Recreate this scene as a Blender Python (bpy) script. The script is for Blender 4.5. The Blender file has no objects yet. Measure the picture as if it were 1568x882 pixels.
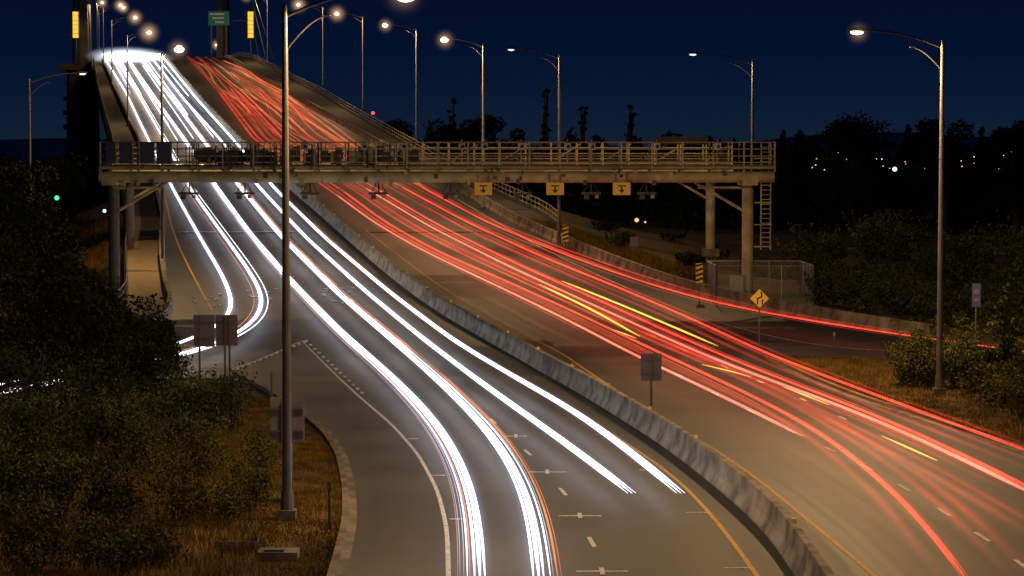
import bpy, math, random
import numpy as np
from mathutils import Vector
random.seed(7); rng=np.random.default_rng(7)
S=bpy.context.scene
S.view_settings.view_transform='Standard'
try: S.view_settings.look='None'
except Exception: pass
S.view_settings.exposure=0

# ------------------------------------------------------------ survey maths
F=3600.0; CU=784.0; CV=441.0; HC=10.0
PITCH=math.atan((CV-245)/F); CP,SP=math.cos(PITCH),math.sin(PITCH)
_ty=[0,105,118,135,150,165,185,218,253,300,340,380,450,520,570,610,660,760,900]
_tz=[0,0,0.08,.5,1.15,1.95,3.3,5.6,8.05,11.6,14.8,18,24,30.2,34.4,36.6,37.8,36,30]
_fy=np.arange(-40,900,1.0); _fz=np.interp(_fy,_ty,_tz)
_k=np.exp(-0.5*(np.arange(-18,19)/7.0)**2); _k/=_k.sum()
_fz=np.convolve(np.pad(_fz,18,mode='edge'),_k,mode='valid')
def zr(y): return float(np.interp(y,_fy,_fz))
def P(u,v,h=0.0):
    dx=u-CU; dy=F*CP+(CV-v)*SP; dz=-F*SP+(CV-v)*CP
    def f(y): return HC+dz*y/dy-(zr(y)+h)
    y=25.0; py=y
    while y<640 and f(y)>0: py=y; y+=2.0
    if y>=640: y=600.0
    else:
        a,b=py,y
        for _ in range(30):
            m=(a+b)/2
            if f(m)>0: a=m
            else: b=m
        y=(a+b)/2
    return Vector((dx*y/dy,y,zr(y)+h))
def XZ(u,v,y):
    dx=u-CU; dy=F*CP+(CV-v)*SP; dz=-F*SP+(CV-v)*CP
    return dx*y/dy, HC+dz*y/dy

# ------------------------------------------------------------ materials
def nd(nt,t,**k):
    n=nt.nodes.new(t)
    for a,b in k.items(): setattr(n,a,b)
    return n
def mat(name,c1,c2=None,scale=5.0,rough=.7,metal=0,bump=0,spec=.5,detail=6,c3=None,scale2=.15):
    m=bpy.data.materials.new(name); m.use_nodes=True; nt=m.node_tree
    b=nt.nodes['Principled BSDF']; b.inputs['Roughness'].default_value=rough; b.inputs['Metallic'].default_value=metal
    b.inputs['Specular IOR Level'].default_value=spec
    c2=c2 or tuple(x*.7 for x in c1)
    tc=nd(nt,'ShaderNodeNewGeometry')
    n=nd(nt,'ShaderNodeTexNoise'); n.inputs['Scale'].default_value=scale; n.inputs['Detail'].default_value=detail
    nt.links.new(tc.outputs['Position'],n.inputs['Vector'])
    r=nd(nt,'ShaderNodeValToRGB'); r.color_ramp.elements[0].position=.35; r.color_ramp.elements[1].position=.65
    r.color_ramp.elements[0].color=(*c1,1); r.color_ramp.elements[1].color=(*c2,1)
    nt.links.new(n.outputs['Fac'],r.inputs['Fac']); out=r.outputs['Color']
    if c3:
        n2=nd(nt,'ShaderNodeTexNoise'); n2.inputs['Scale'].default_value=scale2; n2.inputs['Detail'].default_value=5
        nt.links.new(tc.outputs['Position'],n2.inputs['Vector'])
        r2=nd(nt,'ShaderNodeValToRGB'); r2.color_ramp.elements[0].position=.42; r2.color_ramp.elements[1].position=.62
        nt.links.new(n2.outputs['Fac'],r2.inputs['Fac'])
        mx=nd(nt,'ShaderNodeMixRGB'); nt.links.new(r2.outputs['Color'],mx.inputs[0]); nt.links.new(out,mx.inputs[1]); mx.inputs[2].default_value=(*c3,1)
        out=mx.outputs[0]
    nt.links.new(out,b.inputs['Base Color'])
    if bump:
        bp=nd(nt,'ShaderNodeBump'); bp.inputs['Strength'].default_value=bump; bp.inputs['Distance'].default_value=.05
        nt.links.new(n.outputs['Fac'],bp.inputs['Height']); nt.links.new(bp.outputs['Normal'],b.inputs['Normal'])
    return m
def asphalt():
    m=bpy.data.materials.new('asphalt'); m.use_nodes=True; nt=m.node_tree; b=nt.nodes['Principled BSDF']
    at=nd(nt,'ShaderNodeUVMap')           # u = metres across the road, v = metres along
    mp=nd(nt,'ShaderNodeMapping'); mp.inputs['Scale'].default_value=(1.1,.012,1); nt.links.new(at.outputs[0],mp.inputs[0])
    n=nd(nt,'ShaderNodeTexNoise'); n.inputs['Scale'].default_value=1; n.inputs['Detail'].default_value=4; nt.links.new(mp.outputs[0],n.inputs['Vector'])
    g=nd(nt,'ShaderNodeNewGeometry'); n2=nd(nt,'ShaderNodeTexNoise'); n2.inputs['Scale'].default_value=18; n2.inputs['Detail'].default_value=5; nt.links.new(g.outputs['Position'],n2.inputs['Vector'])
    n3=nd(nt,'ShaderNodeTexNoise'); n3.inputs['Scale'].default_value=.13; n3.inputs['Detail'].default_value=6; nt.links.new(g.outputs['Position'],n3.inputs['Vector'])
    def ramp(src,a,bb,p0,p1):
        r=nd(nt,'ShaderNodeValToRGB'); r.color_ramp.elements[0].position=p0; r.color_ramp.elements[1].position=p1
        r.color_ramp.elements[0].color=(*a,1); r.color_ramp.elements[1].color=(*bb,1); nt.links.new(src,r.inputs['Fac']); return r.outputs['Color']
    c=ramp(n.outputs['Fac'],(.032,.033,.035),(.064,.063,.063),.3,.7)
    def mul(a,bb):
        x=nd(nt,'ShaderNodeMixRGB',blend_type='MULTIPLY'); x.inputs[0].default_value=1; nt.links.new(a,x.inputs[1]); nt.links.new(bb,x.inputs[2]); return x.outputs[0]
    c=mul(c,ramp(n2.outputs['Fac'],(.74,.74,.74),(1.1,1.1,1.1),.3,.7)); c=mul(c,ramp(n3.outputs['Fac'],(.72,.72,.74),(1.05,1.04,1.02),.4,.6))
    nt.links.new(c,b.inputs['Base Color']); 
    rr=nd(nt,'ShaderNodeMapRange'); rr.inputs[3].default_value=.5; rr.inputs[4].default_value=.75; nt.links.new(n.outputs['Fac'],rr.inputs[0]); nt.links.new(rr.outputs[0],b.inputs['Roughness'])
    bp=nd(nt,'ShaderNodeBump'); bp.inputs['Strength'].default_value=.3; bp.inputs['Distance'].default_value=.02; nt.links.new(n2.outputs['Fac'],bp.inputs['Height']); nt.links.new(bp.outputs['Normal'],b.inputs['Normal'])
    return m
def emis(name,c,s,var=0.0,sc=.08,clear=False):
    m=bpy.data.materials.new(name); m.use_nodes=True; nt=m.node_tree; nt.nodes.clear()
    if clear: s=s*.5      # two walls of a translucent streak add up
    o=nd(nt,'ShaderNodeOutputMaterial'); e=nd(nt,'ShaderNodeEmission'); e.inputs[0].default_value=(*c,1); e.inputs[1].default_value=s
    if var:
        g=nd(nt,'ShaderNodeNewGeometry'); n=nd(nt,'ShaderNodeTexNoise'); n.inputs['Scale'].default_value=sc; n.inputs['Detail'].default_value=4
        nt.links.new(g.outputs['Position'],n.inputs['Vector'])
        mr=nd(nt,'ShaderNodeMapRange'); mr.inputs[1].default_value=.3; mr.inputs[2].default_value=.7
        mr.inputs[3].default_value=s*(1-var); mr.inputs[4].default_value=s*(1+var)
        nt.links.new(n.outputs['Fac'],mr.inputs[0]); nt.links.new(mr.outputs[0],e.inputs[1])
    if clear:
        t=nd(nt,'ShaderNodeBsdfTransparent'); a=nd(nt,'ShaderNodeAddShader'); nt.links.new(t.outputs[0],a.inputs[0]); nt.links.new(e.outputs[0],a.inputs[1]); nt.links.new(a.outputs[0],o.inputs[0])
    else: nt.links.new(e.outputs[0],o.inputs[0])
    return m
def softband(name,c,s,var=.5,pwr=2.0):
    """translucent streak of light: brightest along its middle, fading to nothing at both edges"""
    m=bpy.data.materials.new(name); m.use_nodes=True; nt=m.node_tree; nt.nodes.clear()
    o=nd(nt,'ShaderNodeOutputMaterial'); e=nd(nt,'ShaderNodeEmission'); e.inputs[0].default_value=(*c,1)
    uv=nd(nt,'ShaderNodeUVMap'); sx=nd(nt,'ShaderNodeSeparateXYZ'); nt.links.new(uv.outputs[0],sx.inputs[0])
    def mth(op,a,b=None):
        n=nd(nt,'ShaderNodeMath',operation=op); nt.links.new(a,n.inputs[0])
        if b is not None:
            if isinstance(b,(int,float)): n.inputs[1].default_value=b
            else: nt.links.new(b,n.inputs[1])
        return n.outputs[0]
    f=mth('ABSOLUTE',sx.outputs['X']); f=mth('MULTIPLY',f,-1.0); f=mth('ADD',f,1.0); f=mth('MAXIMUM',f,0.0); f=mth('POWER',f,pwr)
    g=nd(nt,'ShaderNodeNewGeometry'); n=nd(nt,'ShaderNodeTexNoise'); n.inputs['Scale'].default_value=.07; n.inputs['Detail'].default_value=4; nt.links.new(g.outputs['Position'],n.inputs['Vector'])
    mr=nd(nt,'ShaderNodeMapRange'); mr.inputs[1].default_value=.3; mr.inputs[2].default_value=.7; mr.inputs[3].default_value=s*(1-var); mr.inputs[4].default_value=s*(1+var); nt.links.new(n.outputs['Fac'],mr.inputs[0])
    f=mth('MULTIPLY',f,mr.outputs[0]); f=mth('MULTIPLY',f,sx.outputs['Y']); nt.links.new(f,e.inputs[1])
    t=nd(nt,'ShaderNodeBsdfTransparent'); a=nd(nt,'ShaderNodeAddShader'); nt.links.new(t.outputs[0],a.inputs[0]); nt.links.new(e.outputs[0],a.inputs[1]); nt.links.new(a.outputs[0],o.inputs[0]); return m
def halo(name,c,s,pwr=2.6):  # added glow: emission-only volume fading outwards from its centre, no real fog
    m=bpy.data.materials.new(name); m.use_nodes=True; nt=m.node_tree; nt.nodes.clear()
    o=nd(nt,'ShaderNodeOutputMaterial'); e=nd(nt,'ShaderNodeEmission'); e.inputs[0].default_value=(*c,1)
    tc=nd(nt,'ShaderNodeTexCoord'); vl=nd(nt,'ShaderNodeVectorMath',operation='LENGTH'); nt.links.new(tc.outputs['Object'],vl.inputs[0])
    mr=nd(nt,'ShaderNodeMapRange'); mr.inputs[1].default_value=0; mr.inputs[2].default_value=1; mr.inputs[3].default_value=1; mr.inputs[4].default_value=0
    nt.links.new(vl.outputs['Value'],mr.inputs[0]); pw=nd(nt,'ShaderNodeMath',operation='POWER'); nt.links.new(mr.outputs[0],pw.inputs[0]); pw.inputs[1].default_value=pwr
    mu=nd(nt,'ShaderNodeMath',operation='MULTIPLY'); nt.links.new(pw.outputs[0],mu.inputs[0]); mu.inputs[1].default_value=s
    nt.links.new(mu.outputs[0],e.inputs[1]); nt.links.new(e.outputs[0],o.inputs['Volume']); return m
def leafmat(name,c1,c2):
    m=bpy.data.materials.new(name); m.use_nodes=True; nt=m.node_tree; b=nt.nodes['Principled BSDF']
    b.inputs['Roughness'].default_value=.75; b.inputs['Specular IOR Level'].default_value=.1
    g=nd(nt,'ShaderNodeNewGeometry'); r=nd(nt,'ShaderNodeValToRGB')
    r.color_ramp.elements[0].color=(*c1,1); r.color_ramp.elements[1].color=(*c2,1)
    nt.links.new(g.outputs['Random Per Island'],r.inputs['Fac'])
    n=nd(nt,'ShaderNodeTexNoise'); n.inputs['Scale'].default_value=.8; nt.links.new(g.outputs['Position'],n.inputs['Vector'])
    mx=nd(nt,'ShaderNodeMixRGB',blend_type='MULTIPLY'); mx.inputs[0].default_value=.8
    r2=nd(nt,'ShaderNodeValToRGB'); r2.color_ramp.elements[0].position=.4; r2.color_ramp.elements[1].position=.6; r2.color_ramp.elements[0].color=(.3,.3,.3,1)
    nt.links.new(n.outputs['Fac'],r2.inputs['Fac']); nt.links.new(r.outputs['Color'],mx.inputs[1]); nt.links.new(r2.outputs['Color'],mx.inputs[2])
    nt.links.new(mx.outputs[0],b.inputs['Base Color']); return m

M={}
M['asphalt']=asphalt()
M['concrete']=mat('concrete',(.28,.25,.2),(.4,.36,.3),scale=2.2,rough=.85,bump=.3,c3=(.12,.105,.09),scale2=1.1)
M['kerb']=mat('kerb_concrete',(.15,.13,.105),(.22,.19,.14),scale=2.2,rough=.85,c3=(.08,.07,.055),scale2=.7)
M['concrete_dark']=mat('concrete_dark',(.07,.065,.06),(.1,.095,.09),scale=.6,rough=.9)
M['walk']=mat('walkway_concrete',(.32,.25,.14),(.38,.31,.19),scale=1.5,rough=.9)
M['steel']=mat('galvanised_steel',(.3,.3,.28),(.4,.39,.36),scale=3,rough=.5,metal=.25)
M['gsteel']=mat('painted_gantry_steel',(.42,.36,.16),(.52,.46,.24),scale=1.5,rough=.55,c3=(.28,.24,.13),scale2=.7)
M['dsteel']=mat('dark_steel',(.05,.05,.05),(.08,.08,.08),scale=3,rough=.6)
M['pole']=mat('lamp_pole_paint',(.09,.085,.08),(.13,.12,.11),scale=2,rough=.45,metal=.3)
M['signback']=mat('sign_back',(.12,.1,.13),(.16,.135,.17),scale=1.2,rough=.6)
M['white']=mat('white_paint',(.7,.7,.68),(.3,.3,.29),scale=7,rough=.7)
M['yellow']=mat('yellow_paint',(.7,.38,.02),(.36,.2,.02),scale=7,rough=.7)
M['signyellow']=mat('yellow_sign_sheet',(.85,.58,.02),(.8,.52,.02),scale=3,rough=.4)
M['black']=mat('black_sheet',(.01,.01,.01),(.014,.014,.014),rough=.6)
M['green']=mat('green_sign_sheet',(.0,.18,.12),(.0,.16,.1),rough=.4)
M['blue']=mat('blue_sign_sheet',(.06,.07,.22),(.06,.07,.2),rough=.4)
M['ground']=mat('dry_grass_ground',(.19,.12,.03),(.1,.07,.02),scale=1.2,rough=.95,bump=.6,c3=(.04,.035,.012),scale2=.12)
M['bark']=mat('bark',(.05,.035,.025),(.08,.06,.04),scale=8,rough=.95)
M['leaf']=leafmat('leaf_green',(.03,.055,.013),(.085,.1,.026))
M['leafdark']=leafmat('leaf_dark',(.012,.022,.007),(.034,.042,.012))
M['leafy']=leafmat('leaf_yellowgreen',(.05,.065,.013),(.13,.125,.028))
M['grass']=leafmat('grass_blade',(.15,.085,.015),(.27,.17,.035))
M['ridge']=mat('ridge_forest_haze',(.5,.6,.7),(.44,.54,.64),scale=.002,rough=1)  # bluish distance haze is put into the base colour of the ridge
M['lamp']=emis('sodium_lamp',(1,.78,.5),5)
M['lampcore']=emis('sodium_lamp_core',(1,.9,.7),16)
M['lampdim']=emis('lamp_lens_dim',(1,.93,.88),1.5)
M['hw']=emis('headlight_white',(.87,.92,1),2.4,.4,clear=True)
M['hw2']=emis('headlight_soft',(.6,.7,1),.9,.5,clear=True)
M['hw3']=emis('headlight_glare',(.9,.94,1),3)
M['or']=emis('marker_orange',(1,.27,.06),.9,.5,clear=True)
M['rd']=emis('tail_red',(1,.055,.028),1.0,.5,clear=True)
M['pk']=emis('tail_pink',(1,.22,.16),1.4,.45,clear=True)
M['yl']=emis('turn_amber',(1,.5,.05),1.9,.35,clear=True)
M['b_rd']=softband('red_streak',(1,.05,.025),.55,.6,1.6)
M['b_rd2']=softband('faint_red_streak',(1,.07,.035),.28,.7,1.4)
M['b_or']=softband('orange_streak',(1,.3,.06),.45,.7,1.4)
M['b_hw']=softband('white_streak',(.45,.58,1),.5,.4,1.8)
M['amber']=emis('signal_amber',(1,.5,.03),1.4)
M['cyan']=emis('town_light_cyan',(.4,.9,1),3)
M['redl']=emis('beacon_red',(1,.05,.03),3)
M['orl']=emis('town_light_orange',(1,.5,.1),1.6)
M['grn']=emis('town_light_green',(.1,.9,.6),1.2)
M['halo_w']=halo('glow_halo_warm',(1,.6,.3),.85,3.4)
M['halo_c']=halo('glow_halo_white',(.78,.86,1),.42,2.4)

# ------------------------------------------------------------ mesh builder
class MB:
    def __init__(s): s.v=[]; s.f=[]; s.m=[]; s.mats=[]
    def mi(s,k):
        if k not in s.mats: s.mats.append(k)
        return s.mats.index(k)
    def add(s,vs,fs,k):
        o=len(s.v); i=s.mi(k); s.v.extend([tuple(p) for p in vs])
        for f in fs: s.f.append(tuple(a+o for a in f)); s.m.append(i)
    def box(s,c,d,k,rz=0):
        hx,hy,hz=d[0]/2,d[1]/2,d[2]/2; co,si=math.cos(rz),math.sin(rz); vs=[]
        for z in(-hz,hz):
            for x,y in((-hx,-hy),(hx,-hy),(hx,hy),(-hx,hy)): vs.append((c[0]+x*co-y*si,c[1]+x*si+y*co,c[2]+z))
        s.add(vs,[(3,2,1,0),(4,5,6,7),(0,1,5,4),(1,2,6,5),(2,3,7,6),(3,0,4,7)],k)
    def tube(s,pts,r,k,n=8,caps=True):
        pts=[Vector(p) for p in pts]; N=len(pts)
        if not hasattr(r,'__len__'): r=[r]*N
        vs=[];fs=[]
        for i,p in enumerate(pts):
            t=(pts[min(i+1,N-1)]-pts[max(i-1,0)]).normalized()
            a=Vector((0,0,1)) if abs(t.z)<.9 else Vector((0,1,0))
            e1=t.cross(a).normalized(); e2=t.cross(e1)
            for j in range(n):
                q=2*math.pi*j/n; vs.append(p+(e1*math.cos(q)+e2*math.sin(q))*r[i])
        for i in range(N-1):
            for j in range(n): fs.append((i*n+j,i*n+(j+1)%n,(i+1)*n+(j+1)%n,(i+1)*n+j))
        if caps: fs.append(tuple(range(n))); fs.append(tuple((N-1)*n+j for j in reversed(range(n))))
        s.add(vs,fs,k)
    def ell(s,c,r,k,nu=10,nv=6):
        vs=[];fs=[]
        for i in range(nv+1):
            a=math.pi*i/nv
            for j in range(nu):
                b=2*math.pi*j/nu; vs.append((c[0]+r[0]*math.sin(a)*math.cos(b),c[1]+r[1]*math.sin(a)*math.sin(b),c[2]+r[2]*math.cos(a)))
        for i in range(nv):
            for j in range(nu): fs.append((i*nu+j,(i+1)*nu+j,(i+1)*nu+(j+1)%nu,i*nu+(j+1)%nu))
        s.add(vs,fs,k)
    def sweep(s,prof,path,k,closed=False):
        path=[Vector(p) for p in path]; N=len(path); n=len(prof); vs=[];fs=[]
        for i,p in enumerate(path):
            t=path[min(i+1,N-1)]-path[max(i-1,0)]; t.z=0; t.normalize(); side=Vector((t.y,-t.x,0))
            for a,b in prof: vs.append(p+side*a+Vector((0,0,b)))
        m=n if closed else n-1
        for i in range(N-1):
            for j in range(m): fs.append((i*n+j,(i+1)*n+j,(i+1)*n+(j+1)%n,i*n+(j+1)%n))
        if n>2:
            fs.append(tuple(range(n))); fs.append(tuple((N-1)*n+j for j in reversed(range(n))))
        s.add(vs,fs,k)
    def obj(s,name,smooth=False,loc=(0,0,0)):
        me=bpy.data.meshes.new(name); me.from_pydata(s.v,[],s.f); 
        for k in s.mats: me.materials.append(M[k])
        me.polygons.foreach_set('material_index',s.m)
        if smooth: me.polygons.foreach_set('use_smooth',[True]*len(s.f))
        me.update(); o=bpy.data.objects.new(name,me); o.location=loc; S.collection.objects.link(o); return o
class RB(MB):
    def __init__(s): super().__init__(); s.uv=[]
    def band(s,B,w,k):
        w=np.array(w)*np.ones(len(B)); T=np.gradient(B,axis=0); T[:,2]=0; T/=np.linalg.norm(T,axis=1)[:,None]+1e-9
        vs=[];n=len(B)
        for i,(p,t) in enumerate(zip(B,T)):
            e=min(1,i/5,(n-1-i)/5)
            for sg in(-1,0,1): vs.append((p[0]+t[1]*w[i]/2*sg,p[1]-t[0]*w[i]/2*sg,p[2])); s.uv.append((sg,e))
        fs=[]
        for i in range(n-1):
            for j in(0,1): fs.append((3*i+j,3*i+j+1,3*i+j+4,3*i+j+3))
        s.add(vs,fs,k)

def glowball(name,c,r,k,parent=None):
    mb=MB(); mb.ell((0,0,0),(1,1,1),k,16,10); o=mb.obj(name,False,c); o.scale=r
    if parent: o.parent=parent
    return o
def smoothpath(pts,step=1.0,sig=6.0):
    A=np.array([tuple(p) for p in pts]); d=np.r_[0,np.cumsum(np.linalg.norm(np.diff(A,axis=0),axis=1))]
    n=max(3,int(d[-1]/step)); t=np.linspace(0,d[-1],n); B=np.stack([np.interp(t,d,A[:,i]) for i in range(3)],1)
    w=int(3*sig/step); st=d[-1]/(n-1)
    if w>=1 and n>4:
        pre=B[0]-(B[1]-B[0])*np.arange(w,0,-1)[:,None]; post=B[-1]+(B[-1]-B[-2])*np.arange(1,w+1)[:,None]
        C=np.vstack([pre,B,post]); k=np.exp(-.5*(np.arange(-w,w+1)*st/sig)**2); k/=k.sum()
        B=np.stack([np.convolve(C[:,i],k,mode='valid') for i in range(3)],1)
    return B
def ground_path(px,h=0,step=1.5,sig=4):
    B=smoothpath([P(u,v,h) for u,v in px],step,sig)
    for i in range(len(B)): B[i,2]=zr(B[i,1])+h
    return B
def offs(B,o):
    T=np.gradient(B,axis=0); T[:,2]=0; T/=np.linalg.norm(T,axis=1)[:,None]+1e-9
    R=B.copy(); R[:,0]+=T[:,1]*o; R[:,1]-=T[:,0]*o; return R

# ------------------------------------------------------------ layout lines
mainL=[(505,905),(528,850),(540,800),(538,750),(527,700),(505,665),(465,632),(420,600),(365,572),(300,530),(262,500),(253,450),(248,400),(250,340),(238,285),(212,215),(178,140),(157,92)]
mainR=[(1700,735),(1568,692),(1400,637),(1300,605),(1175,548),(1080,497),(1000,440),(900,395),(790,345),(690,285),(560,213),(450,150),(380,110),(345,88)]
medPx=[(1285,960),(1243,895),(1222,855),(1190,812),(1110,745),(1040,690),(900,603),(780,535),(645,455),(490,325),(362,213),(300,145),(252,90)]
def xline(px,ext_near=None,ys=None):
    W=[P(u,v) for u,v in px]; W.sort(key=lambda p:p.y)
    Y=[p.y for p in W]; X=[p.x for p in W]
    if ext_near: Y=[ext_near[1]]+Y; X=[ext_near[0]]+X
    s=(X[-1]-X[-3])/(Y[-1]-Y[-3]); Y.append(760); X.append(X[-1]+s*(760-Y[-2]))
    f=np.arange(20,761,1.0); x=np.interp(f,Y,X); k=np.exp(-.5*(np.arange(-15,16)/4.0)**2);k/=k.sum()
    x=np.convolve(np.pad(x,15,mode='reflect',reflect_type='odd'),k,mode='valid'); return f,x
fy,xL=xline(mainL,(-5.5,30)); _,xR=xline(mainR,(26,40)); _,xM=xline(medPx,(9,40))
walkL=[(195,470),(192,400),(195,340),(185,280),(170,215),(150,140),(143,95)]
outR=[(860,350),(830,328),(760,297),(645,235),(500,150),(410,103),(372,88)]
LX=lambda y: float(np.interp(y,fy,xL)); RX=lambda y: float(np.interp(y,fy,xR)); MX=lambda y: float(np.interp(y,fy,xM))
_,xWL=xline(walkL); _,xOR=xline(outR)
WLX=lambda y: float(np.interp(y,fy,xWL)); ORX=lambda y: float(np.interp(y,fy,xOR))

# ------------------------------------------------------------ terrain
xs=np.r_[[-9000,-5000,-2500,-1200,-700,-400,-250,-170,-130,-110],np.arange(-96,62,2.0),[70,85,110,150,220,350,600,1200,2500,5000,9000]]
ys=np.r_[[-200,-80],np.arange(-20,330,2.0),[345,370,400,460,560,700,1000,1600,2600,4500,7500,12000]]
def terr(x,y):
    yy=min(y,228); z=zr(yy)
    if y>228: z-= (y-228)*.5
    l=LX(max(yy,22))-4; r=RX(max(yy,22))+3
    if yy>140: l=min(l,WLX(yy)-1.0)
    if 95<yy<170: r+=22*min(1,(170-yy)/20,(yy-95)/4)
    ramp=(x<l and 86<y<130) or (x>r-22 and 95<y<170)
    if x<l: z-=(l-x)*.45
    if x>r: z-=(x-r)*.22
    h=max(0,z)
    h-=.06
    if (x<l-3 or x>r+3) and not ramp: h+= .25*math.sin(x*.31+y*.17)*math.sin(y*.23-x*.11) *(1 if abs(x)<100 and y<300 else 0)
    return h
mb=MB(); nx=len(xs); vs=[(x,y,terr(x,y)) for y in ys for x in xs]
fs=[(j*nx+i,j*nx+i+1,(j+1)*nx+i+1,(j+1)*nx+i) for j in range(len(ys)-1) for i in range(nx-1)]
mb.add(vs,fs,'ground'); mb.obj('ground',True)

# ------------------------------------------------------------ road sheets
def uvsheet(o,uv):
    l=o.data.uv_layers.new(name='UVMap'); li=np.zeros(len(o.data.loops),dtype=np.int32); o.data.loops.foreach_get('vertex_index',li)
    l.data.foreach_set('uv',np.array(uv,dtype=np.float32)[li].ravel())
mb=MB(); rows=np.arange(30,741,2.0)
vs=[];fs=[];uv=[]
for y in rows:
    for x in (LX(y),MX(y),RX(y)): vs.append((x,y,zr(y))); uv.append((x-MX(y),y))
for i in range(len(rows)-1):
    for j in(0,1): fs.append((3*i+j,3*i+j+1,3*i+j+4,3*i+j+3))
mb.add(vs,fs,'asphalt'); uvsheet(mb.obj('road'),uv)
def strip(name,A,B,k,dz):
    A=smoothpath(A,1,3);B=smoothpath(B,1,3); n=70
    ia=np.linspace(0,len(A)-1,n); ib=np.linspace(0,len(B)-1,n)
    vs=[];fs=[];uv=[]
    for c,(a,b) in enumerate(zip(ia,ib)):
        p=A[int(a)];q=B[int(b)]
        for t in np.linspace(0,1,7):
            r=p*(1-t)+q*t; vs.append((r[0],r[1],zr(r[1])+dz)); uv.append((t*10,c*2))
    for i in range(n-1):
        for j in range(6): fs.append((i*7+j,i*7+j+1,(i+1)*7+j+1,(i+1)*7+j))
    m=MB(); m.add(vs,fs,k); o=m.obj(name); uvsheet(o,uv); return o
strip('exit_ramp_road',[P(330,470),P(262,505),(-19,123,0),(-24,118,0),(-32,113,0),(-60,104,0)],[P(470,640),P(365,574),(-19,106,0),(-25,103,0),(-34,100,0),(-60,92,0)],'asphalt',-.012)
strip('merge_ramp_road',[P(960,415),P(1040,443),P(1180,478),P(1420,520),P(1600,545),P(1900,575)],[P(960,470),P(1080,520),P(1165,548),P(1350,545),P(1580,575),P(1900,620)],'asphalt',-.012)

# kerbs
mb=MB()
B=ground_path([(515,905),(530,850),(541,800),(539,750),(528,700),(506,665),(466,632),(420,600),(365,572)],0,1,1.5)
mb.sweep([(-.3,-.05),(-.3,.13),(-.12,.14),(-.1,.02),(.12,.012),(.12,-.05)],B,'kerb')
mb.obj('kerb')
mb=MB(); B=ground_path([(1172,547),(1230,577),(1300,606),(1400,638),(1568,693),(1700,738)],0,1,2)
mb.sweep([(-.2,-.05),(-.2,.012),(.12,.02),(.14,.14),(.34,.13),(.34,-.05)],B[::-1],'kerb'); 
mb.obj('kerb')

# barriers
JP=[(-.3,0),(-.3,.08),(-.17,.33),(-.1,.84),(.1,.84),(.17,.33),(.3,.08),(.3,0)]
def barrier(name,B,prof,k,seg=4):
    mb=MB(); B=list(B); i=0
    while i<len(B)-1:
        j=min(i+seg,len(B)-1); p=[Vector(q) for q in B[i:j+1]]
        if len(p)>=2:
            p[-1]=p[-1]-(p[-1]-p[-2]).normalized()*.04
            mb.sweep(prof,p,k)
        i=j
    if 'median' in name:
        for q in B[::9]: mb.box((q[0],q[1],q[2]+.9),(.12,.06,.12),'signyellow')
    return mb.obj(name)
Bm=ground_path(medPx,0.0,1.0,4); barrier('median_barrier',Bm,JP,'concrete')
Br=ground_path([(1420,519),(1300,500),(1180,478),(1100,460),(1040,445),(900,392),(790,343),(690,283),(560,211),(450,148),(380,109),(345,88)],0,1.0,3)
barrier('roadside_barrier',Br,JP,'concrete')
Bl=ground_path([(228,512),(252,500),(262,475),(253,448),(246,400),(248,340),(236,285),(210,215),(176,140),(155,92)],0,1.0,1.5)
barrier('parapet_wall',Bl,[(-.15,0),(-.15,.9),(.12,.9),(.2,0)],'concrete')

# walkway + railings + deck
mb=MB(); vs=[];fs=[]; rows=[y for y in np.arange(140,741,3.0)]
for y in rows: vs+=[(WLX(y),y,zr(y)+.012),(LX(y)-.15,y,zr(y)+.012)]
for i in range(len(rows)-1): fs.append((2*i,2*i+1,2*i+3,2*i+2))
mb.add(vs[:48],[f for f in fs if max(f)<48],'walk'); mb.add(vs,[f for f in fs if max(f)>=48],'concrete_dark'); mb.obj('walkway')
mb=MB(); vs=[];fs=[]; rows=[y for y in np.arange(196,741,3.0)]
for y in rows: vs+=[(RX(y)+.15,y,zr(y)+.012),(max(RX(y)+.6,ORX(y)),y,zr(y)+.012)]
for i in range(len(rows)-1): fs.append((2*i,2*i+1,2*i+3,2*i+2))
mb.add(vs,fs,'concrete_dark'); mb.obj('walkway')
def railing(name,fx,y0,y1,k='steel',h=1.3,picket=.0):
    mb=MB(); Y=np.arange(y0,y1,2.0)
    for zz in (h,h*.66,h*.33): mb.tube([(fx(y),y,zr(y)+zz) for y in Y],.045,k,6)
    mb.sweep([(-.12,0),(-.12,.3),(.12,.3),(.12,0)],[(fx(y),y,zr(y)) for y in Y],'concrete_dark')
    for y in Y: mb.tube([(fx(y),y,zr(y)),(fx(y),y,zr(y)+h)],.04,k,5)
    return mb.obj(name)
railing('walkway_railing',lambda y:WLX(y),142,640,'dsteel')
railing('bridge_railing',lambda y:max(RX(y)+.6,ORX(y)),198,640,'gsteel')
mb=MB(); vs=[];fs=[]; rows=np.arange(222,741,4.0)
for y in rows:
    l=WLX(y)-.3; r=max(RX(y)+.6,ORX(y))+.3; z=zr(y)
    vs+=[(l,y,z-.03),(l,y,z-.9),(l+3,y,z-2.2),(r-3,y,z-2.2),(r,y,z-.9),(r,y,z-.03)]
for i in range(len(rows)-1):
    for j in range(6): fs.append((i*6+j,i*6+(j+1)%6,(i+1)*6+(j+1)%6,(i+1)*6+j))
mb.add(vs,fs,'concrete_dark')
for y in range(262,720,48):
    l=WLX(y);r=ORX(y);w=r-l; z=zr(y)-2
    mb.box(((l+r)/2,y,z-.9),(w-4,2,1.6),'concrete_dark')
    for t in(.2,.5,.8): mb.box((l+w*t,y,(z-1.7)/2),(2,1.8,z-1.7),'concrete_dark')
mb.obj('bridge_deck')

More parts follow.
